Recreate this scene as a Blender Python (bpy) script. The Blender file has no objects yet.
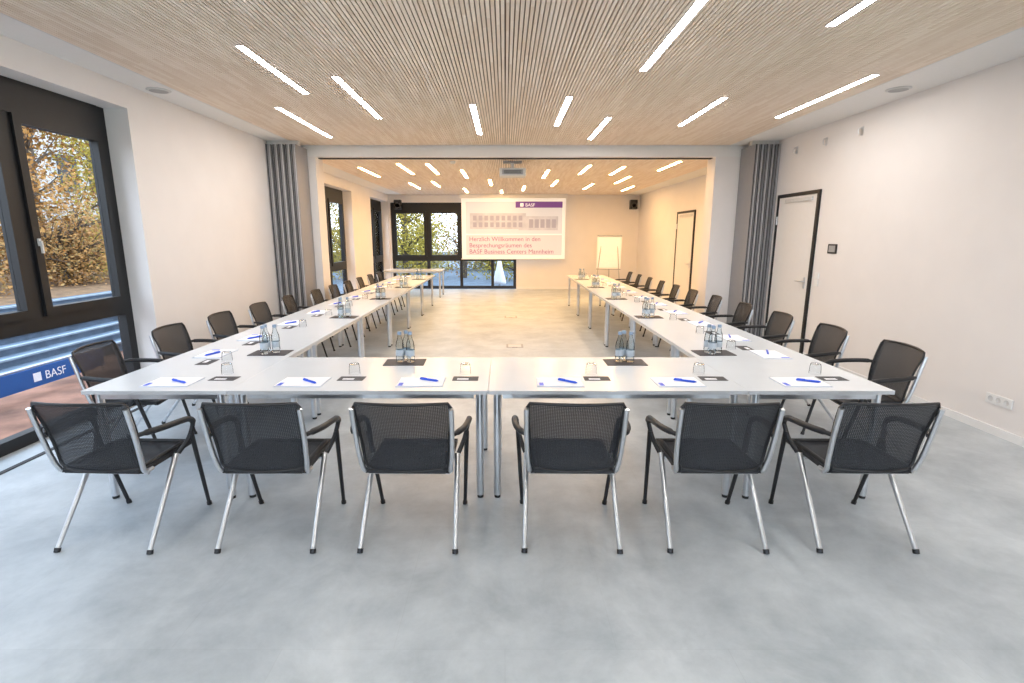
import bpy, math, random
from mathutils import Vector, Matrix
random.seed(7)
scene = bpy.context.scene
COL = scene.collection
scene.view_settings.view_transform = 'Standard'

# ------------------------------------------------------------ materials
def mat(name, color=(0.8,0.8,0.8), rough=0.5, metal=0.0, noise=0.0, nscale=20, bump=0.0, emit=None, estr=0):
    m = bpy.data.materials.new(name); m.use_nodes = True
    nt = m.node_tree; b = nt.nodes['Principled BSDF']
    b.inputs['Base Color'].default_value = (*color,1)
    b.inputs['Roughness'].default_value = rough
    b.inputs['Metallic'].default_value = metal
    if emit:
        b.inputs['Emission Color'].default_value = (*emit,1)
        b.inputs['Emission Strength'].default_value = estr
    tc = nt.nodes.new('ShaderNodeTexCoord'); n = nt.nodes.new('ShaderNodeTexNoise')
    n.inputs['Scale'].default_value = nscale; n.inputs['Detail'].default_value = 4
    nt.links.new(tc.outputs['Object'], n.inputs['Vector'])
    if noise>0:
        r = nt.nodes.new('ShaderNodeValToRGB')
        r.color_ramp.elements[0].position=.3; r.color_ramp.elements[1].position=.7
        r.color_ramp.elements[0].color = (*[c*(1-noise) for c in color],1)
        r.color_ramp.elements[1].color = (*[min(1,c*(1+noise)) for c in color],1)
        nt.links.new(n.outputs['Fac'], r.inputs['Fac']); nt.links.new(r.outputs['Color'], b.inputs['Base Color'])
    if bump>0:
        bp = nt.nodes.new('ShaderNodeBump'); bp.inputs['Strength'].default_value=bump
        bp.inputs['Distance'].default_value=.01
        nt.links.new(n.outputs['Fac'], bp.inputs['Height']); nt.links.new(bp.outputs['Normal'], b.inputs['Normal'])
    return m

def floor_mat():
    m = bpy.data.materials.new('concrete_vinyl'); m.use_nodes=True; nt=m.node_tree; N=nt.nodes; L=nt.links
    b=N['Principled BSDF']; b.inputs['Roughness'].default_value=.38
    tc=N.new('ShaderNodeTexCoord')
    n=N.new('ShaderNodeTexNoise'); n.inputs['Scale'].default_value=2.0; n.inputs['Detail'].default_value=10; n.inputs['Roughness'].default_value=.70
    n.inputs['Distortion'].default_value=.2
    L.new(tc.outputs['Object'],n.inputs['Vector'])
    r=N.new('ShaderNodeValToRGB'); r.color_ramp.elements[0].position=.32; r.color_ramp.elements[1].position=.68
    r.color_ramp.elements[0].color=(.37,.415,.45,1); r.color_ramp.elements[1].color=(.59,.635,.67,1)
    L.new(n.outputs['Fac'],r.inputs['Fac'])
    br=N.new('ShaderNodeTexBrick'); br.inputs['Scale'].default_value=1; br.inputs['Brick Width'].default_value=.92; br.inputs['Row Height'].default_value=.92
    br.inputs['Mortar Size'].default_value=.0016; br.inputs['Color1'].default_value=(1,1,1,1); br.inputs['Color2'].default_value=(.945,.95,.955,1)
    br.inputs['Mortar'].default_value=(.90,.90,.90,1); br.inputs['Mortar Smooth'].default_value=.3
    L.new(tc.outputs['Object'],br.inputs['Vector'])
    mx=N.new('ShaderNodeMix'); mx.data_type='RGBA'; mx.blend_type='MULTIPLY'; mx.inputs['Factor'].default_value=1
    L.new(r.outputs['Color'],mx.inputs['A']); L.new(br.outputs['Color'],mx.inputs['B'])
    L.new(mx.outputs['Result'],b.inputs['Base Color'])
    return m

PITCH=.032
def slat_mat():
    m=bpy.data.materials.new('wood_slats'); m.use_nodes=True; nt=m.node_tree; N=nt.nodes; L=nt.links
    b=N['Principled BSDF']; b.inputs['Roughness'].default_value=.55
    tc=N.new('ShaderNodeTexCoord'); sp=N.new('ShaderNodeSeparateXYZ'); L.new(tc.outputs['Object'],sp.inputs[0])
    def math_(op,a,bv):
        q=N.new('ShaderNodeMath'); q.operation=op
        if hasattr(a,'links'): L.new(a,q.inputs[0])
        else: q.inputs[0].default_value=a
        if bv is not None:
            if hasattr(bv,'links'): L.new(bv,q.inputs[1])
            else: q.inputs[1].default_value=bv
        return q.outputs[0]
    ix=math_('FLOOR',math_('DIVIDE',sp.outputs['X'],PITCH),None)
    off=math_('FRACT',math_('MULTIPLY',ix,.377),None)
    iy=math_('FLOOR',math_('ADD',math_('DIVIDE',sp.outputs['Y'],.45),off),None)
    cb=N.new('ShaderNodeCombineXYZ'); L.new(ix,cb.inputs[0]); L.new(iy,cb.inputs[1])
    wn=N.new('ShaderNodeTexWhiteNoise'); wn.noise_dimensions='3D'; L.new(cb.outputs[0],wn.inputs['Vector'])
    r=N.new('ShaderNodeValToRGB'); r.color_ramp.elements[0].color=(.83,.695,.565,1); r.color_ramp.elements[1].color=(.95,.835,.72,1)
    L.new(wn.outputs['Value'],r.inputs['Fac'])
    L.new(r.outputs['Color'],b.inputs['Base Color'])
    return m

def glass_mat(name, tint=(1,1,1), gl=.12, mixw=1.0, refl=(1,1,1)):
    m=bpy.data.materials.new(name); m.use_nodes=True; nt=m.node_tree; N=nt.nodes; L=nt.links
    for n in list(N):
        if n.type!='OUTPUT_MATERIAL': N.remove(n)
    o=[n for n in N if n.type=='OUTPUT_MATERIAL'][0]
    t=N.new('ShaderNodeBsdfTransparent'); t.inputs[0].default_value=(*tint,1)
    g=N.new('ShaderNodeBsdfGlossy'); g.inputs['Roughness'].default_value=.03; g.inputs['Color'].default_value=(*refl,1)
    lw=N.new('ShaderNodeLayerWeight'); lw.inputs['Blend'].default_value=gl
    mx=N.new('ShaderNodeMixShader'); L.new(lw.outputs['Fresnel'],mx.inputs[0]); L.new(t.outputs[0],mx.inputs[1]); L.new(g.outputs[0],mx.inputs[2])
    L.new(mx.outputs[0],o.inputs[0])
    return m

def mesh_fabric(name='mesh_fabric',amt=.30,d='Z'):
    m=bpy.data.materials.new(name); m.use_nodes=True; nt=m.node_tree; N=nt.nodes; L=nt.links
    b=N['Principled BSDF']; b.inputs['Base Color'].default_value=(.015,.0165,.021,1); b.inputs['Roughness'].default_value=.65
    o=[n for n in N if n.type=='OUTPUT_MATERIAL'][0]
    tc=N.new('ShaderNodeTexCoord')
    w=N.new('ShaderNodeTexWave'); w.wave_type='BANDS'; w.bands_direction=d; w.inputs['Scale'].default_value=36
    w2=N.new('ShaderNodeTexWave'); w2.wave_type='BANDS'; w2.bands_direction='X'; w2.inputs['Scale'].default_value=36
    L.new(tc.outputs['Object'],w.inputs[0]); L.new(tc.outputs['Object'],w2.inputs[0])
    mu=N.new('ShaderNodeMath'); mu.operation='MULTIPLY'; L.new(w.outputs['Fac'],mu.inputs[0]); L.new(w2.outputs['Fac'],mu.inputs[1])
    mu2=N.new('ShaderNodeMath'); mu2.operation='MULTIPLY'; mu2.inputs[1].default_value=amt; L.new(mu.outputs[0],mu2.inputs[0])
    t=N.new('ShaderNodeBsdfTransparent'); mx=N.new('ShaderNodeMixShader')
    L.new(mu2.outputs[0],mx.inputs[0]); L.new(b.outputs[0],mx.inputs[1]); L.new(t.outputs[0],mx.inputs[2]); L.new(mx.outputs[0],o.inputs[0])
    return m

def leaf_mat(name, cols):
    m=bpy.data.materials.new(name); m.use_nodes=True; nt=m.node_tree; N=nt.nodes; L=nt.links
    b=N['Principled BSDF']; b.inputs['Roughness'].default_value=.7
    tc=N.new('ShaderNodeTexCoord'); n=N.new('ShaderNodeTexNoise'); n.inputs['Scale'].default_value=1.6; n.inputs['Detail'].default_value=8; n.inputs['Roughness'].default_value=.8
    L.new(tc.outputs['Object'],n.inputs['Vector'])
    r=N.new('ShaderNodeValToRGB'); e=r.color_ramp.elements
    e[0].position=.3; e[0].color=(*cols[0],1); e[1].position=.7; e[1].color=(*cols[-1],1)
    for i,c in enumerate(cols[1:-1]):
        q=e.new(.3+.4*(i+1)/(len(cols)-1)); q.color=(*c,1)
    L.new(n.outputs['Fac'],r.inputs['Fac']); L.new(r.outputs['Color'],b.inputs['Base Color'])
    return m

M={}
M['wall']=mat('wall_paint',(.81,.775,.76),.85,noise=.015,nscale=3,bump=.02)
M['white']=mat('ceiling_white',(.82,.81,.80),.8,noise=.01)
M['trim']=mat('white_trim',(.82,.82,.82),.5,noise=.01)
M['floor']=floor_mat()
M['slat']=slat_mat()
M['dark']=mat('dark_backing',(.28,.20,.145),.9,noise=.1)
M['frame']=mat('anthracite_aluminium',(.007,.008,.010),.5,noise=.1)
M['glass']=glass_mat('window_glass',(.97,.98,.98),.03)
M['top']=mat('table_laminate',(.72,.765,.82),.22,noise=.012,nscale=6)
M['edge']=mat('table_edge',(.58,.60,.63),.4,noise=.02)
M['chrome']=mat('satin_chrome',(.70,.72,.75),.28,1.0,noise=.04)
M['black']=mat('black_plastic',(.012,.012,.014),.45,noise=.1)
M['mesh']=mesh_fabric()
M['seatmesh']=mesh_fabric('seat_mesh_fabric',.22,'Y')
M['door']=mat('door_laminate',(.78,.765,.755),.5,noise=.01)
M['paper']=mat('paper',(.90,.91,.95),.8,noise=.02)
M['pedge']=mat('paper_cover',(.50,.56,.68),.7,noise=.05)
M['blue']=mat('blue_plastic',(.02,.10,.75),.35,noise=.05)
M['card']=mat('dark_card',(.05,.05,.06),.6,noise=.1)
M['cup']=glass_mat('clear_glass',(.93,.945,.955),.12)
M['bottle']=glass_mat('bottle_glass',(.86,.90,.92),.16)
M['label']=mat('bottle_label',(.50,.57,.64),.5,noise=.05)
M['cap']=mat('bottle_cap',(.24,.33,.46),.35,noise=.05)
M['panel']=mat('partition_panel',(.29,.29,.305),.5,noise=.02)
M['gasket']=mat('rubber_gasket',(.03,.03,.033),.7,noise=.1)
M['ledN']=mat('led_diffuser_neutral',(1,1,1),.5,emit=(1,.95,.90),estr=52)
M['ledW']=mat('led_diffuser_warm',(1,1,1),.5,emit=(1,.59,.24),estr=80)
M['grey']=mat('grey_plastic',(.35,.35,.36),.5,noise=.05)
M['lgrey']=mat('light_grey_plastic',(.62,.62,.62),.5,noise=.03)
M['soil']=mat('soil_ground',(.26,.125,.08),.95,noise=.45,nscale=2.5,bump=.4)
M['litter']=mat('leaf_litter',(.20,.11,.05),.95,noise=.5,nscale=5,bump=.4)
M['grass']=mat('grass',(.16,.20,.06),.95,noise=.4,nscale=3,bump=.4)
M['stone']=mat('stone_steps',(.12,.16,.21),.8,noise=.25,nscale=5,bump=.2)
M['nosing']=mat('step_nosing',(.28,.33,.38),.7,noise=.15,nscale=5)
M['bark']=mat('tree_bark',(.10,.075,.055),.9,noise=.4,nscale=8,bump=.5)
M['banner']=mat('blue_banner',(.008,.09,.32),.5,noise=.05)
M['facade']=mat('white_render_facade',(.45,.44,.42),.8,noise=.05)
M['screen']=mat('projection_white',(.75,.75,.75),.8,noise=.01,emit=(1,.93,.86),estr=.38)
M['leafO']=leaf_mat('autumn_leaves',[(.08,.04,.02),(.22,.09,.025),(.38,.18,.035),(.17,.13,.045),(.42,.26,.08)])
M['leafG']=leaf_mat('yellow_green_leaves',[(.05,.06,.012),(.20,.19,.03),(.46,.34,.04),(.24,.22,.04),(.52,.38,.07)])

# ------------------------------------------------------------ mesh builder
class MB:
    def __init__(s): s.v=[]; s.f=[]; s.mi=[]; s.mats=[]; s.sm=[]
    def m(s,k):
        if k not in s.mats: s.mats.append(k)
        return s.mats.index(k)
    def add(s,vs,fs,k,smooth=False):
        o=len(s.v); s.v+= [tuple(v) for v in vs]; i=s.m(k)
        for f in fs: s.f.append([o+a for a in f]); s.mi.append(i); s.sm.append(smooth)
    def box(s,x0,x1,y0,y1,z0,z1,k,M4=None):
        vs=[Vector((x,y,z)) for z in (z0,z1) for y in (y0,y1) for x in (x0,x1)]
        if M4: vs=[M4@v for v in vs]
        s.add(vs,[(0,2,3,1),(4,5,7,6),(0,1,5,4),(2,6,7,3),(0,4,6,2),(1,3,7,5)],k)
    def slab(s,x0,x1,y0,y1,z0,z1,k,r=.03,bev=.004,n=5,M4=None,kside=None):
        def ring(ins,z):
            out=[]
            rr=max(r-ins,.001)
            for cx,cy,a0 in ((x1-r,y1-r,0),(x0+r,y1-r,90),(x0+r,y0+r,180),(x1-r,y0+r,270)):
                for i in range(n+1):
                    a=math.radians(a0+90*i/n); out.append(Vector((cx+rr*math.cos(a),cy+rr*math.sin(a),z)))
            return out
        rings=[ring(bev,z0),ring(0,z0+bev),ring(0,z1-bev),ring(bev,z1)]
        c=len(rings[0]); vs=[p for q in rings for p in q]
        if M4: vs=[M4@v for v in vs]
        fs=[]
        for j in range(3):
            for i in range(c):
                fs.append((j*c+i,j*c+(i+1)%c,(j+1)*c+(i+1)%c,(j+1)*c+i))
        s.add(vs,fs,kside or k,False)
        s.add([vs[i] for i in range(c)],[tuple(reversed(range(c)))],k)
        s.add([vs[3*c+i] for i in range(c)],[tuple(range(c))],k)
    def tube(s,pts,r,k,n=10,flat=1.0,cap=True):
        pts=[Vector(p) for p in pts]
        rs=r if isinstance(r,(list,tuple)) else [r]*len(pts)
        vs=[];prev=None
        for i,p in enumerate(pts):
            t=(pts[min(i+1,len(pts)-1)]-pts[max(i-1,0)]).normalized()
            if prev is None:
                u=t.cross(Vector((0,0,1)))
                if u.length<.05: u=t.cross(Vector((0,1,0)))
                u.normalize()
            else:
                u=prev-t*prev.dot(t); u.normalize()
            prev=u; w=t.cross(u)
            for j in range(n):
                a=2*math.pi*j/n; vs.append(p+u*math.cos(a)*rs[i]+w*math.sin(a)*rs[i]*flat)
        fs=[]
        for i in range(len(pts)-1):
            for j in range(n):
                fs.append((i*n+j,i*n+(j+1)%n,(i+1)*n+(j+1)%n,(i+1)*n+j))
        s.add(vs,fs,k,True)
        if cap:
            s.add(vs[:n],[tuple(reversed(range(n)))],k); s.add(vs[-n:],[tuple(range(n))],k)
    def lathe(s,prof,k,n=18,c=(0,0),M4=None):
        vs=[Vector((c[0]+r*math.cos(2*math.pi*j/n),c[1]+r*math.sin(2*math.pi*j/n),z)) for r,z in prof for j in range(n)]
        if M4: vs=[M4@v for v in vs]
        fs=[(i*n+j,i*n+(j+1)%n,(i+1)*n+(j+1)%n,(i+1)*n+j) for i in range(len(prof)-1) for j in range(n)]
        s.add(vs,fs,k,True)
    def grid(s,fn,nu,nv,k):
        vs=[fn(i/nu,j/nv) for j in range(nv+1) for i in range(nu+1)]
        fs=[(j*(nu+1)+i,j*(nu+1)+i+1,(j+1)*(nu+1)+i+1,(j+1)*(nu+1)+i) for j in range(nv) for i in range(nu)]
        s.add(vs,fs,k,True)
    def mesh(s,name):
        me=bpy.data.meshes.new(name); me.from_pydata(s.v,[],s.f)
        for k in s.mats: me.materials.append(M[k])
        me.polygons.foreach_set('material_index',s.mi); me.polygons.foreach_set('use_smooth',s.sm); me.update()
        return me
    def obj(s,name,loc=(0,0,0),rot=0): return put(s.mesh(name),name,loc,rot)
def put(me,name,loc=(0,0,0),rot=0,scale=1):
    o=bpy.data.objects.new(name,me); o.location=loc; o.rotation_euler=(0,0,rot)
    o.scale=(scale,)*3; COL.objects.link(o); return o
def boxobj(name,x0,x1,y0,y1,z0,z1,k):
    cx,cy,cz=(x0+x1)/2,(y0+y1)/2,(z0+z1)/2
    b=MB(); b.box(x0-cx,x1-cx,y0-cy,y1-cy,z0-cz,z1-cz,k); return b.obj(name,(cx,cy,cz))
def catmull(P,sub=5):
    P=[Vector(p) for p in P]; out=[]
    for i in range(len(P)-1):
        p0=P[max(i-1,0)];p1=P[i];p2=P[i+1];p3=P[min(i+2,len(P)-1)]
        for j in range(sub):
            t=j/sub
            out.append(.5*((2*p1)+(p2-p0)*t+(2*p0-5*p1+4*p2-p3)*t*t+(3*p1-p0-3*p2+p3)*t**3))
    out.append(P[-1]); return out

# ------------------------------------------------------------ room
XL,XR=-3.65,4.2; YB,YF=-3.0,16.7; HC=3.10; HB=2.93; YP=8.8
b=MB(); b.box(-3.95,XR,YB,YF,-.12,0,'floor'); b.obj('floor')
b=MB(); W='wall'; X0=-3.95
b.box(X0,XL,YB,1.0,0,3.3,W); b.box(X0,XL,1.0,5.35,2.88,3.3,W)
b.box(X0,XL,5.35,10.45,0,3.3,W); b.box(X0,XL,10.45,12.75,2.72,3.3,W)
b.box(X0,XL,12.75,14.5,0,3.3,W); b.box(X0,XL,14.5,16.62,2.72,3.3,W); b.box(X0,XL,16.62,YF+.25,0,3.3,W)
b.obj('wall_left')
b=MB(); b.box(XR,XR+.2,YB,YF+.25,0,3.3,W); b.obj('wall_right')
b=MB(); b.box(XL,-3.6,YF,YF+.25,0,3.3,W); b.box(-3.6,.36,YF,YF+.25,2.7,3.3,W); b.box(.36,XR,YF,YF+.25,0,3.3,W); b.obj('wall_back')
b=MB(); b.box(X0,-3.3,YB-.2,YB,0,3.3,W); b.box(3.9,XR+.2,YB-.2,YB,0,3.3,W); b.box(-3.3,3.9,YB-.2,YB,2.9,3.3,W); b.obj('wall_front')
b=MB()
b.box(XL,XR,YB,YP,HC+.05,HC+.2,'white')
WX0,WX1=-3.3,3.62
b.box(XL,WX0,YB,YP,HC,HC+.05,'white'); b.box(WX1,XR,YB,YP,HC,HC+.05,'white')
b.box(WX0,WX1,YB,YP,HC+.024,HC+.049,'dark')
b.box(XL,XR,YP,YP+.12,HB,HC+.2,'white')
b.box(XL,XR,YP+.12,YF,HB+.05,HC+.2,'white')
b.box(XL,-3.2,YP+.12,YF,HB,HB+.05,'white'); b.box(3.75,XR,YP+.12,YF,HB,HB+.05,'white')
b.box(-3.2,3.75,YP+.12,YF,HB+.024,HB+.049,'dark')
b.obj('ceiling')
def slats(name,x0,x1,segs,z):
    b=MB(); i=math.ceil(x0/PITCH)
    while (i+1)*PITCH<=x1:
        g=.0045; xa=i*PITCH+g; xb=(i+1)*PITCH-g
        if i==0: xa+=.003
        for ya,yb in segs: b.box(xa,xb,ya,yb,z,z+.024,'slat')
        i+=1
    b.obj(name)
slats('ceiling_wood_slats',WX0,WX1,[(YB,1.2),(1.206,4.99),(4.996,YP-.02)],HC)
slats('ceiling_wood_slats',-3.2,3.75,[(YP+.3,12.6),(12.606,YF-.02)],HB)
boxobj('trim_1',-3.07,3.41,YP+.14,YP+.24,HB-.012,HB,'gasket')
boxobj('wall_stub_left',XL,-3.07,YP,YP+.35,0,HB,'wall')
boxobj('wall_stub_right',3.41,XR,YP,YP+.35,0,HB,'wall')
bb=[('right',XR-.015,XR,YB,7.10),('right',XR-.015,XR,9.15,11.7),('right',XR-.015,XR,12.95,YF),
    ('left',XL,XL+.015,YB,1.0),('left',XL,XL+.015,5.35,8.2),('left',XL,XL+.015,9.15,10.45),('left',XL,XL+.015,12.75,14.5)]
for n,x0,x1,y0,y1 in bb: boxobj('baseboard_'+n,x0,x1,y0,y1,0,.07,'trim')
boxobj('baseboard_back',.36,XR-.02,YF-.015,YF,0,.07,'trim')

# ------------------------------------------------------------ windows
def window(name,axis,pos,u0,u1,z0,z1,mull,tz,header,fw=.09,th=.09,sash=.07,handles=(),skiplow=()):
    b=MB()
    def bx(ua,ub,za,zb,k='frame',d0=0,d1=th):
        if axis=='x': b.box(pos-d1,pos-d0,ua,ub,za,zb,k)
        else: b.box(ua,ub,pos+d0,pos+d1,za,zb,k)
    bx(u0,u0+fw,z0,z1); bx(u1-fw,u1,z0,z1); bx(u0+fw,u1-fw,z0,z0+fw); bx(u0+fw,u1-fw,z1-header,z1,d0=-.01)
    edges=[u0+fw/2]+list(mull)+[u1-fw/2]
    for m_ in mull: bx(m_-fw/2,m_+fw/2,(tz if m_ in skiplow else z0+fw),z1-header)
    if tz: 
        for a,c in zip(edges[:-1],edges[1:]): bx(a+fw/2,c-fw/2,tz-.06,tz+.06)
        for m_ in skiplow: bx(m_-fw/2,m_+fw/2,tz-.06,tz); bx(m_-fw/2,m_+fw/2,z0+fw,tz-.06,'glass',.03,.036)
    for a,c in zip(edges[:-1],edges[1:]):
        za=(tz+.06) if tz else z0+fw; zb=z1-header; a2=a+fw/2; c2=c-fw/2
        d0=-.025; d1=th-.03
        bx(a2,a2+sash,za,zb,d0=d0,d1=d1); bx(c2-sash,c2,za,zb,d0=d0,d1=d1)
        bx(a2+sash,c2-sash,za,za+sash,d0=d0,d1=d1); bx(a2+sash,c2-sash,zb-sash,zb,d0=d0,d1=d1)
        bx(a2+sash,c2-sash,za+sash,zb-sash,'glass',.03,.036)
        if tz: bx(a2,c2,z0+fw,tz-.06,'glass',.03,.036)
    for hu,hz in handles:
        bx(hu-.012,hu+.012,hz-.03,hz+.03,'lgrey',-.04,-.025); bx(hu-.008,hu+.008,hz-.09,hz+.012,'lgrey',-.055,-.04)
    return b.obj(name)
window('window_1','x',-3.88,1.0,5.35,0,2.88,[1.9,3.1,4.27],.95,.26,fw=.10,sash=.07,handles=[(4.36,1.62)],skiplow=[4.27])
window('window_2','x',-3.86,10.45,12.75,0,2.72,[11.6],.95,.24)
window('window_3','x',-3.86,14.5,16.62,0,2.72,[15.55],.95,.24)
window('window_4','y',YF+.1,-3.6,.36,0,2.7,[-2.45,-1.4,-.4],.95,.26)
window('window_5','y',YB-.15,-3.3,3.9,0,2.9,[-1.5,.3,2.1],None,.1)
boxobj('window_sill_track',-3.64,-3.60,1.0,5.3,0,.006,'gasket')

# ------------------------------------------------------------ doors
def door(name,y0,y1,z1):
    b=MB(); f=.05
    b.box(XR-.03,XR-.001,y0,y0+f,0,z1,'frame'); b.box(XR-.03,XR-.001,y1-f,y1,0,z1,'frame'); b.box(XR-.03,XR-.001,y0+f,y1-f,z1-f,z1,'frame')
    b.box(XR-.02,XR-.001,y0+f,y1-f,.008,z1-f,'door')
    yh=y0+f+.09
    b.slab(-.02,.02,-.08,.08,0,.01,'chrome',r=.015,bev=.002,M4=Matrix.Translation((XR-.02,yh,1.03))@Matrix.Rotation(-math.pi/2,4,'Y')@Matrix.Rotation(math.pi/2,4,'Z'))
    b.tube([(XR-.03,yh,1.05),(XR-.07,yh,1.05),(XR-.075,yh+.02,1.05),(XR-.075,yh+.14,1.05)],.009,'chrome')
    for z in (.25,1.9): b.tube([(XR-.035,y1-f,z-.06),(XR-.035,y1-f,z+.06)],.01,'chrome')
    b.box(XR-.045,XR-.02,y0+f+.1,y1-f-.2,z1-.13,z1-.08,'lgrey')
    b.obj(name)
door('door_1',7.12,8.20,2.28); door('door_2',11.72,12.92,2.24)

# ------------------------------------------------------------ folded partitions
def stack(name,x0,n,w,sgn):
    b=MB()
    for i in range(n):
        xa=x0+sgn*i*w; xb=xa+sgn*(w-.022); a,c=min(xa,xb),max(xa,xb)
        y0=8.30+.02*(i%2)
        b.box(a,c,y0,8.78,.02,HC-.06,'panel'); 
        b.box(a+.010,a+.022,y0-.006,y0,.02,HC-.06,'gasket'); 
        b.box(c-.018,c-.010,y0-.006,y0,.02,HC-.06,'chrome')
        if i<n-1:
            g=xb if sgn>0 else xb-.022
            b.box(g,g+.022,8.36,8.76,.0,HC-.06,'gasket')
    b.box(min(x0,x0+sgn*n*w),max(x0,x0+sgn*n*w),8.36,8.46,HC-.06,HC,'lgrey')
    b.obj(name)
stack('folding_partition_wall',XL+.01,5,.095,1)
stack('folding_partition_wall',XR-.01,5,.082,-1)

# ------------------------------------------------------------ ceiling lights
led=[(-2.03,4.33,5.68),(-1.55,5.11,6.82),(-2.57,6.26,8.07),(-.36,6.13,7.84),(.675,5.80,7.24),(1.275,6.77,8.24),(1.215,3.4,4.94),
     (2.305,5.83,7.24),(2.25,2.4,3.95),(3.34,5.05,6.77),
     (-2.6,1.2,2.9),(-.6,1.6,3.1),(.5,-.6,1.0),(2.6,-.8,.8),(-1.6,-1.6,.1),(3.2,1.0,2.4)]
def ledobj(x,y0,y1,z,k):
    b=MB(); l=(y1-y0)/2; w=.034
    b.box(-w,w,-l,l,-.006,.0,'trim'); 
    b.add([(-w+.004,-l+.004,-.007),(w-.004,-l+.004,-.007),(w-.004,l-.004,-.007),(-w+.004,l-.004,-.007)],[(3,2,1,0)],k)
    b.obj('linear_ceiling_light',(x,(y0+y1)/2,z))
for x,a,c in led: ledobj(x,a,c,HC-.001,'ledN')
led2=[(-2.72,10.1,11.7),(-1.9,9.6,11.2),(-1.38,9.6,11.2),(-.84,10.5,11.9),(-.35,12.2,13.6),(-1.7,12.6,14.0),(-2.3,13.0,14.5),
      (1.54,9.8,11.2),(.84,10.5,11.9),(3.0,9.3,10.6),(2.68,11.6,13.1),(2.15,13.2,14.7),(1.2,12.4,13.8),(.5,13.8,15.1),(-1.1,14.4,15.8),(2.2,10.0,11.3),(3.3,13.8,15.2),(-.1,15,16.1)]
for x,a,c in led2: ledobj(x,a,c,HB-.001,'ledW')
for x,y in ((-3.46,5.57),(3.9,5.53)):
    b=MB(); b.lathe([(0,-.012),(.09,-.012),(.11,-.004),(.11,0)],'lgrey',24); b.lathe([(0,-.0125),(.085,-.0125)],'grey',24); b.obj('ceiling_speaker',(x,y,HC-.001))
b=MB(); b.lathe([(0,-.04),(.04,-.035),(.05,-.01),(.05,0)],'trim',20); b.obj('smoke_detector',(-.9,9.35,HB-.001))

# ------------------------------------------------------------ tables
TL,TW,TZ=1.6,.9,.74
def table_mesh():
    b=MB(); l,w=TL/2-.0007,TW/2-.0007
    b.slab(-l,l,-w,w,TZ-.024,TZ,'top',r=.006,bev=.0008,n=3,kside='edge')
    for y in (-w+.05,w-.09): b.box(-l+.09,l-.09,y,y+.04,TZ-.064,TZ-.0245,'chrome')
    for x in (-l+.035,l-.075): b.box(x,x+.04,-w+.09,w-.09,TZ-.064,TZ-.0245,'chrome')
    for x in (-l+.055,l-.055):
        for y in (-w+.07,w-.07):
            b.tube([(x,y,.02),(x,y,TZ-.0245)],.024,'chrome',16); b.tube([(x,y,0),(x,y,.02)],.02,'black',16)
    return b.mesh('conference_table')
TM=table_mesh()
Y0=3.05
xc=-.105
for x in (xc-.8,xc+.8): put(TM,'conference_table',(x,Y0+.45,0))
for i in range(6):
    put(TM,'conference_table',(xc-1.6-.45,Y0+.8+1.6*i,0),math.pi/2)
    put(TM,'conference_table',(xc+1.6+.45,Y0+.8+1.6*i,0),math.pi/2)
put(TM,'side_table',(-2.55,14.75,0))

# ------------------------------------------------------------ chair
def chair_mesh():
    b=MB()
    def st(u,v):
        s=2*u-1
        return Vector((.205*s,-.185+.42*v,.452-.014*(1-s*s)*math.sin(math.pi*v)-.018*max(0,v-.8)/.2))
    b.grid(st,10,10,'seatmesh')
    o2=[st(i/10,0) for i in range(11)]+[st(1,j/10) for j in range(1,11)]+[st(i/10,1) for i in range(9,-1,-1)]+[st(0,j/10) for j in range(9,-1,-1)]
    b.tube(o2,.015,'black',8)
    for s in (-1,1): b.box(s*.205-.02,s*.205+.02,-.19,.235,.425,.450,'black')
    b.box(-.205,.205,.215,.24,.415,.44,'black'); b.box(-.205,.205,-.195,-.17,.425,.45,'black')
    def bk(u,v):
        s=2*u-1; hw=.220+.032*v
        e=abs(2*v-1); cut=0
        if e>.90: 
            q=(e-.90)/.10; cut=.018*(1-math.sqrt(max(0,1-q*q)))
        z=.452+.390*v + (.006*(1-s*s) if v>.5 else 0)*(2*v-1)
        y=-.185-.085*v-.045*(1-s*s)+.02*math.sin(v*math.pi)
        return Vector(((hw-cut)*s,y,z))
    b.grid(bk,14,14,'mesh')
    outline=[bk(i/14,0) for i in range(15)]+[bk(1,j/14) for j in range(1,15)]+[bk(i/14,1) for i in range(13,-1,-1)]+[bk(0,j/14) for j in range(13,-1,-1)]
    b.tube(outline,.0085,'black',8)
    for s in (-1,1):
        b.tube(catmull([(s*.222,-.12,.425),(s*.230,-.185,.44),(s*.242,-.214,.52),(s*.250,-.243,.66),(s*.252,-.277,.815)]),.0135,'chrome',10)
        b.tube([(s*.256,-.26,.02),(s*.243,.05,.435)],[.0125,.0155],'chrome',12)
        b.tube([(s*.257,-.268,0),(s*.256,-.26,.02)],.016,'black',10)
        b.tube(catmull([(s*.242,-.235,.655),(s*.275,-.19,.66),(s*.302,-.10,.655),(s*.312,.02,.645),(s*.310,.10,.63),(s*.300,.145,.59),(s*.278,.12,.50),(s*.250,.06,.435)]),
               [.012]*5+[.017]*15+[.017]*5+[.013]*11,'black',10)
        b.tube([(s*.292,.13,.54),(s*.262,.262,.0)],[.014,.011],'black',10)
        b.tube([(s*.262,.262,.0),(s*.263,.258,.02)],.015,'black',10)
    b.tube([(-.245,.05,.412),(.245,.05,.412)],.012,'chrome',10)
    b.tube([(-.225,-.15,.412),(.225,-.15,.412)],.010,'chrome',10)
    return b.mesh('conference_chair')
CM=chair_mesh()
def pad_mesh():
    b=MB(); b.box(-.108,.108,-.150,.150,0,.003,'pedge'); b.box(-.10,.105,-.145,.147,.003,.0065,'paper')
    b.box(-.095,-.03,.108,.135,.0066,.007,'blue'); return b.mesh('notepad')
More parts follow.
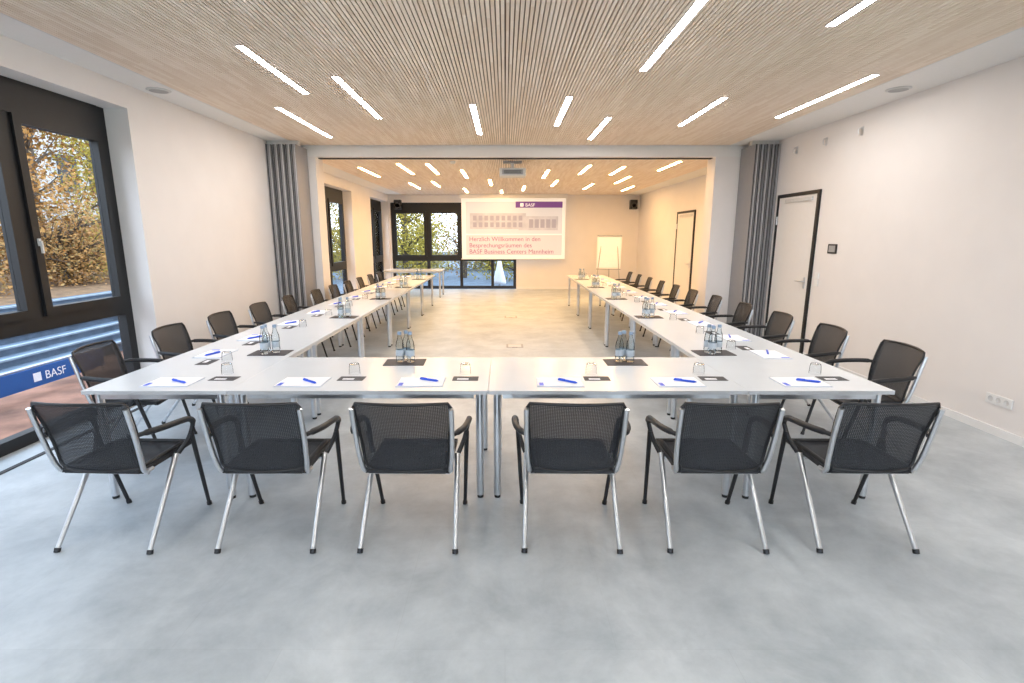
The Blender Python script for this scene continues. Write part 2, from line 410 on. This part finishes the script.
def pen_mesh():
    b=MB(); b.tube([(-.07,0,.0075),(.055,0,.0075),(.07,0,.0075)],[.0072,.0075,.0025],'blue',8); b.tube([(-.075,0,.0075),(-.07,0,.0075)],.003,'chrome',6)
    b.box(-.065,-.02,-.0015,.0015,.014,.017,'blue'); return b.mesh('ballpoint_pen')
def glass_mesh():
    b=MB(); b.lathe([(.038,0),(.0385,.002),(.036,.04),(.032,.068),(.028,.073),(0,.074)],'cup',20)
    b.lathe([(0,.066),(.029,.0665),(.031,.070)],'cup',20)
    b.lathe([(.0375,0),(.0395,.0015),(.0375,.003)],'cup',20); return b.mesh('drinking_glass')
def card_mesh():
    b=MB(); b.box(-.085,.085,-.05,.05,0,.002,'card'); b.box(-.055,.02,-.03,.0,.0021,.0024,'paper'); return b.mesh('information_card')
def bottle_mesh():
    b=MB(); b.lathe([(.031,.001),(.031,.12),(.028,.145),(.016,.18),(.0135,.20),(.0135,.212)],'bottle',18)
    b.lathe([(0,0),(.031,.0)],'bottle',18)
    b.lathe([(.0315,.045),(.0318,.046),(.0318,.090),(.0315,.091)],'label',18)
    b.lathe([(.0155,.205),(.016,.207),(.016,.226),(.013,.229),(0,.229)],'cap',14)
    return b.mesh('water_bottle')
def mat_mesh():
    b=MB(); b.slab(-.15,.15,-.10,.10,0,.004,'card',r=.008,bev=.001,n=3); return b.mesh('bottle_tray')
PM,NM,GM,KM,BM,TRM=pad_mesh(),pen_mesh(),glass_mesh(),card_mesh(),bottle_mesh(),mat_mesh()
rnd=random.uniform
def setting(cx,cy,rot):
    R=Matrix.Rotation(rot,3,'Z')
    def P(me,n,x,y,z,r=0):
        v=R@Vector((x,y,0)); put(me,n,(cx+v.x,cy+v.y,z),rot+r)
    j=rnd(-.02,.02)
    P(PM,'notepad',-.02+j,0,TZ,math.pi/2+rnd(-.06,.06))
    P(NM,'ballpoint_pen',.03+j,-.0+rnd(-.02,.02),TZ+.0066,rnd(-.7,-.3))
    P(KM,'information_card',.25,.09,TZ,rnd(-.05,.05))
    P(GM,'drinking_glass',.22+rnd(-.02,.02),.22,TZ)
cf=[-2.15,-1.29,-.52,.366,1.150,1.955]
for i,x in enumerate(cf):
    put(CM,'conference_chair',(x,2.77,0),rnd(-.02,.02)+(-.03 if i==0 else 0))
    setting(x*.985,3.24,0)
YS=[3.92+.82*i for i in range(11)]
for i,y in enumerate(YS):
    xl=-2.89+.035*min(i,4) if i<5 else -2.66
    put(CM,'conference_chair',(xl,y,0),-math.pi/2+rnd(-.05,.05)+.10)
    put(CM,'conference_chair',(2.79-.03*min(i,5),y,0),math.pi/2+rnd(-.05,.05)-.12)
    dy=.12 if i==0 else 0
    setting(-2.33,y+dy,-math.pi/2); setting(2.12,y+dy,math.pi/2)
for (x,y) in [(-.75,3.78),(.90,3.78),(-1.90,4.10),(1.69,4.10),(-1.88,6.0),(1.68,6.0),(-1.88,7.8),(1.68,7.8),(-1.88,9.6),(1.68,9.6),(-1.88,11.4),(1.68,11.4)]:
    put(TRM,'bottle_tray',(x,y,TZ),rnd(-.05,.05))
    for dx,dy in ((-.04,.03),(.04,.02),(-.03,-.05) if abs(x)>1 else (.0,.085)):
        put(BM,'water_bottle',(x+dx,y+dy*.8,TZ+.0041))
for i in range(4): put(GM,'drinking_glass',(-2.9+.18*i,14.7+.05*(i%2),TZ))

# ------------------------------------------------------------ screen, projector, flipchart, speakers
def screen():
    b=MB(); SX0,SX1,SZ0,SZ1=-1.34,1.86,.97,2.80; y=16.40
    b.box(SX0-.05,SX1+.05,y-.05,y+.09,SZ1,HB-.001,'trim')
    b.box(SX0,SX1,y,y+.006,SZ0,SZ1,'screen'); b.tube([(SX0-.02,y+.003,SZ0),(SX1+.02,y+.003,SZ0)],.015,'trim')
    def r(x0,x1,z0,z1,k,d): b.box(SX0+x0*3.2,SX0+x1*3.2,y-d,y-d+.001,SZ0+z0*1.83,SZ0+z1*1.83,k)
    M['im_sky']=mat('slide_sky',(.45,.45,.46),.8,emit=(.90,.86,.86),estr=.42)
    M['im_bld']=mat('slide_building',(.38,.37,.38),.8,noise=.25,nscale=3,emit=(.78,.72,.74),estr=.38)
    M['im_win']=mat('slide_window',(.30,.28,.32),.8,emit=(.56,.50,.56),estr=.34)
    M['im_pur']=mat('slide_purple',(.16,.07,.24),.8,emit=(.22,.08,.36),estr=.3)
    M['im_band']=mat('slide_band',(.50,.46,.45),.8,emit=(.95,.86,.85),estr=.38)
    M['im_txt']=mat('slide_text',(.36,.14,.22),.8,emit=(.5,.2,.3),estr=.3)
    M['im_txw']=mat('slide_logo_text',(.75,.75,.75),.8,emit=(1,.97,.93),estr=.5)
    r(.04,.97,.42,.95,'im_sky',.003)
    r(.52,.97,.85,.95,'im_pur',.006)
    r(.08,.62,.50,.76,'im_bld',.006); r(.55,.93,.48,.71,'im_bld',.005)
    for i in range(9): r(.11+.055*i,.145+.055*i,.64,.72,'im_win',.009); r(.11+.055*i,.145+.055*i,.53,.61,'im_win',.009)
    for i in range(5): r(.65+.055*i,.69+.055*i,.52,.66,'im_win',.009)
    r(.04,.97,.06,.40,'im_band',.006)
    b.obj('projection_screen')
    parent=bpy.data.objects['projection_screen']
    def txt(s,x,z,size,m_,d):
        c=bpy.data.curves.new('slide_text','FONT'); c.body=s; c.size=size; c.extrude=.0005; c.materials.append(M[m_])
        o=bpy.data.objects.new('slide_text',c); COL.objects.link(o); o.parent=parent
        o.location=(SX0+x*3.2,y-d,SZ0+z*1.83); o.rotation_euler=(math.pi/2,0,0)
    txt('Herzlich Willkommen in den',.07,.30,.19,'im_txt',.012)
    txt('Besprechungsräumen des',.07,.195,.19,'im_txt',.012)
    txt('BASF Business Centers Mannheim',.07,.09,.19,'im_txt',.012)
    txt('■ BASF',.56,.868,.14,'im_txw',.012)
screen()
b=MB()
b.slab(-.23,.23,-.18,.18,-.065,.065,'lgrey',r=.03,bev=.01)
b.lathe([(.05,0),(.055,.03),(.045,.035)],'black',16,M4=Matrix.Translation((.08,.175,0))@Matrix.Rotation(-math.pi/2,4,'X'))
b.tube([(0,0,.06),(0,0,.165)],.03,'trim',12); b.box(-.16,.16,-.12,.12,.165,.179,'grey')
b.box(-.18,.18,-.182,-.178,-.04,.04,'grey')
for i in range(6): b.box(-.15,.15,-.185,-.182,-.026+i*.01,-.022+i*.01,'black')
b.obj('ceiling_projector',(.13,9.45,HB-.18))
b=MB()
tilt=Matrix.Rotation(-.12,4,'X')
Tm=Matrix.Translation((0,0,1.22))@tilt
b.box(-.34,.34,-.012,.012,-.46,.46,'trim',Tm); b.box(-.31,.31,-.02,-.012,-.42,.42,'paper',Tm); b.box(-.34,.34,-.05,-.0,-.49,-.465,'grey',Tm); b.box(-.34,.34,-.03,.015,.44,.475,'grey',Tm)
for s in (-1,1): b.tube([(s*.36,-.22,0),(s*.22,.03,1.5)],.012,'grey')
b.tube([(0,.48,0),(0,.08,1.55)],.012,'grey'); b.tube([(-.24,.0,1.3),(.24,.0,1.3)],.01,'grey')
b.obj('flipchart_easel',(2.95,14.9,0),-.25)
for x in (-3.3,3.95):
    b=MB(); b.slab(-.11,.11,-.10,.10,-.14,.14,'black',r=.03,bev=.01); b.lathe([(0,0),(.07,0),(.075,.005)],'grey',20,M4=Matrix.Translation((0,-.1,-.03))@Matrix.Rotation(math.pi/2,4,'X'))
    b.tube([(0,.09,0),(0,.24,0)],.02,'black'); b.obj('wall_speaker',(x,16.45,2.62))
def wdev(name,y,z,w,h,k,k2=None):
    b=MB(); Mx=Matrix.Translation((XR-.001,y,z))@Matrix.Rotation(-math.pi/2,4,'Y')@Matrix.Rotation(math.pi/2,4,'Z')
    b.slab(-w/2,w/2,-h/2,h/2,0,.012,k,r=.008,bev=.002,M4=Mx)
    if k2: b.slab(-w*.36,w*.36,-h*.34,h*.34,.0121,.014,k2,r=.005,bev=.0005,M4=Mx)
    b.obj(name)
wdev('control_panel',6.74,1.51,.18,.12,'black','grey')
wdev('light_switch',7.0,1.05,.085,.085,'trim','white')
wdev('light_switch',7.0,1.15,.085,.085,'trim','white')
b=MB()
Mx=Matrix.Translation((XR-.001,4.21,.30))@Matrix.Rotation(-math.pi/2,4,'Y')@Matrix.Rotation(math.pi/2,4,'Z')
b.slab(-.12,.12,-.042,.042,0,.01,'trim',r=.006,bev=.002,M4=Mx)
for i in (-1,0,1): b.lathe([(.024,.012),(.022,.0102),(0,.0101)],'lgrey',16,M4=Mx@Matrix.Translation((i*.072,0,0)))
b.obj('power_outlet')
for y,z in ((6.46,2.88),(7.15,2.88),(7.85,2.88)):
    b=MB(); b.box(-.006,0,-.02,.02,-.05,.05,'chrome'); b.tube(catmull([(-.006,0,.03),(-.04,0,.03),(-.045,0,-.02),(-.03,0,-.035)]),.005,'chrome',8); b.obj('wall_hook',(XR,y,z))
for x,y in ((.15,7.86),(.12,10.8)):
    b=MB(); b.slab(-.13,.13,-.13,.13,0,.004,'grey',r=.01,bev=.001); b.box(-.10,.10,-.10,.10,.0041,.005,'lgrey'); b.box(-.04,.04,-.125,-.105,.0041,.0055,'black'); b.obj('floor_outlet_box',(x,y,0))

# ------------------------------------------------------------ outdoors
boxobj('ground_soil',-60,-3.96,-30,16,-.35,-.15,'soil')
boxobj('ground_terrace',-60,40,16.96,60,-.35,-.1,'stone')
boxobj('ground_grass',-40,40,-40,-3.21,-.35,-.15,'grass')
b=MB()
for i in range(7):
    b.box(-6.45-.24*i,-6.2-.24*i,1,15.5,-.15,.0+.10*i,'stone')
    b.box(-6.24-.24*i,-6.17-.24*i,1,15.5,-.015+.10*i,.01+.10*i,'nosing')
b.obj('terrace_steps')
boxobj('leaf_litter_bank',-40,-7.9,-12,16,-.15,.60,'litter')
b=MB(); b.box(-.01,.01,-1.9,1.15,-.06,.16,'banner')
for y in (-1.88,-.4,1.13): b.tube([(-.02,y,-.15),(-.02,y,.18)],.01,'chrome')
b.tube([(-.02,-1.9,.18),(-.02,1.15,.18)],.008,'chrome')
ob=b.obj('banner_fence',(-5.5,5.75,0))
c=bpy.data.curves.new('banner_text','FONT'); c.body='■ BASF'; c.size=.14; c.extrude=.001; c.materials.append(M['paper'])
o=bpy.data.objects.new('banner_text',c); COL.objects.link(o); o.parent=ob; o.location=(.013,.06,.0); o.rotation_euler=(math.pi/2,0,math.pi/2)
b=MB(); b.box(-3,3,-2.5,2.5,0,6,'facade')
for i in range(3):
    for z in (1.0,3.6):
        b.box(3.0,3.03,-2.1+1.6*i,-1.1+1.6*i,z,z+1.5,'frame'); b.box(-2.4+1.8*i,-1.4+1.8*i,-2.53,-2.5,z,z+1.5,'frame')
b.obj('neighbouring_building',(-21.5,24.5,-.1))
b=MB(); b.lathe([(0,1.0),(.03,.98),(.10,.6),(.22,.12),(.24,.0),(0,0)],'paper',14); b.tube([(0,0,-.1),(0,0,1.1)],.025,'grey'); b.obj('closed_patio_umbrella',(-.2,18.6,0))

def tree_mesh(name,leaf,n,H,R,low,seed,spread=.55):
    rg=random.Random(seed); b=MB()
    b.tube([(0,0,0),(.05,0,H*.3),(-.05,.05,H*.6),(0,0,H*.9)],[.16,.13,.09,.03],'bark',8)
    cl=[]
    for i in range(22):
        a=rg.uniform(0,6.28); z=rg.uniform(low,H); rr=R*rg.uniform(.3,.9)
        tip=Vector((rr*math.cos(a),rr*math.sin(a),z)); base=Vector((0,0,max(.3,z-rg.uniform(.4,1.2))))
        b.tube([base,(base+tip)/2+Vector((0,0,.15)),tip],[.05,.03,.012],'bark',6); cl+=[tip,(base+tip)/2]
        for q in range(3):
            t2=tip+Vector((rg.gauss(0,.4),rg.gauss(0,.4),rg.gauss(.2,.4))); b.tube([(base+tip)/2+Vector((0,0,.1)),t2],[.02,.006],'bark',5)
    vs=[];fs=[]
    for i in range(n):
        c0=rg.choice(cl); p=c0+Vector((rg.gauss(0,spread),rg.gauss(0,spread),rg.gauss(0,spread*.9)))
        if p.z<.05: p.z=abs(p.z)+.05
        s=rg.uniform(.03,.065)
        u=Vector((rg.gauss(0,1),rg.gauss(0,1),rg.gauss(0,1))).normalized(); w=u.orthogonal().normalized()
        o_=len(vs); vs+=[p-u*s,p+w*s*.6,p+u*s,p-w*s*.6]; fs.append((o_,o_+1,o_+2,o_+3))
    b.add(vs,fs,leaf)
    return b.mesh(name)
TA=tree_mesh('autumn_tree','leafO',7500,5.6,2.1,.9,1,.45)
TB=tree_mesh('yellow_tree','leafG',9000,5.0,2.0,.5,2,.45)
TC=tree_mesh('autumn_bush','leafO',8000,2.0,1.6,.2,3)
TD=tree_mesh('green_bush','leafG',8000,2.2,1.7,.2,4)
rg=random.Random(11)
for i in range(8):
    k=i in (5,)
    put(TB if k else TA,'yellow_tree' if k else 'autumn_tree',(-12+rg.uniform(-1,1),1+3.4*i,.60 if 1+3.4*i<15.5 else -.12),rg.uniform(0,6),rg.uniform(.95,1.15))
for i in range(7):
    put(TC,'autumn_bush',(-15.5+rg.uniform(-1,1),0+3.9*i,.60 if 3.9*i<15.5 else -.12),rg.uniform(0,6),1.2)
for i in range(5):
    put(TD if i==4 else TC,'green_bush' if i==4 else 'autumn_bush',(-10,3.2+2.9*i,.60),rg.uniform(0,6),.7)
for i in range(6):
    put(TB if i!=3 else TA,'yellow_tree' if i!=3 else 'autumn_tree',(-9+2.4*i,22.2+rg.uniform(-.6,.6),-.11),rg.uniform(0,6),1.0)
for i in range(5):
    put(TD,'green_bush',(-8+3.6*i,28,-.11),rg.uniform(0,6),1.2)

# ------------------------------------------------------------ world & camera
w=bpy.data.worlds.new('overcast_sky'); scene.world=w; w.use_nodes=True
nt=w.node_tree; bg=nt.nodes['Background']
tc=nt.nodes.new('ShaderNodeTexCoord'); sp=nt.nodes.new('ShaderNodeSeparateXYZ'); r=nt.nodes.new('ShaderNodeValToRGB')
r.color_ramp.elements[0].color=(.80,.88,1,1); r.color_ramp.elements[1].color=(.58,.76,1,1)
nt.links.new(tc.outputs['Generated'],sp.inputs[0]); nt.links.new(sp.outputs['Z'],r.inputs['Fac']); nt.links.new(r.outputs['Color'],bg.inputs['Color'])
bg.inputs['Strength'].default_value=5.3
for nm,loc,rot,sx,sy in (('portal_rear',(.3,YB-.22,1.45),(math.pi/2,0,math.pi),7.2,2.9),('portal_side',(-4.02,3.2,1.45),(math.pi/2,0,-math.pi/2),4.3,2.8)):
    l=bpy.data.lights.new(nm,'AREA'); l.shape='RECTANGLE'; l.size=sx; l.size_y=sy; l.cycles.is_portal=True
    o=bpy.data.objects.new(nm,l); COL.objects.link(o); o.location=loc; o.rotation_euler=rot
cam=bpy.data.cameras.new('camera'); co=bpy.data.objects.new('camera',cam); COL.objects.link(co)
cam.sensor_width=36; cam.lens=18.21; cam.shift_x=.0068; cam.clip_start=.05
co.location=(0,0,1.67); co.rotation_euler=(math.radians(90-11.5),0,0)
scene.camera=co
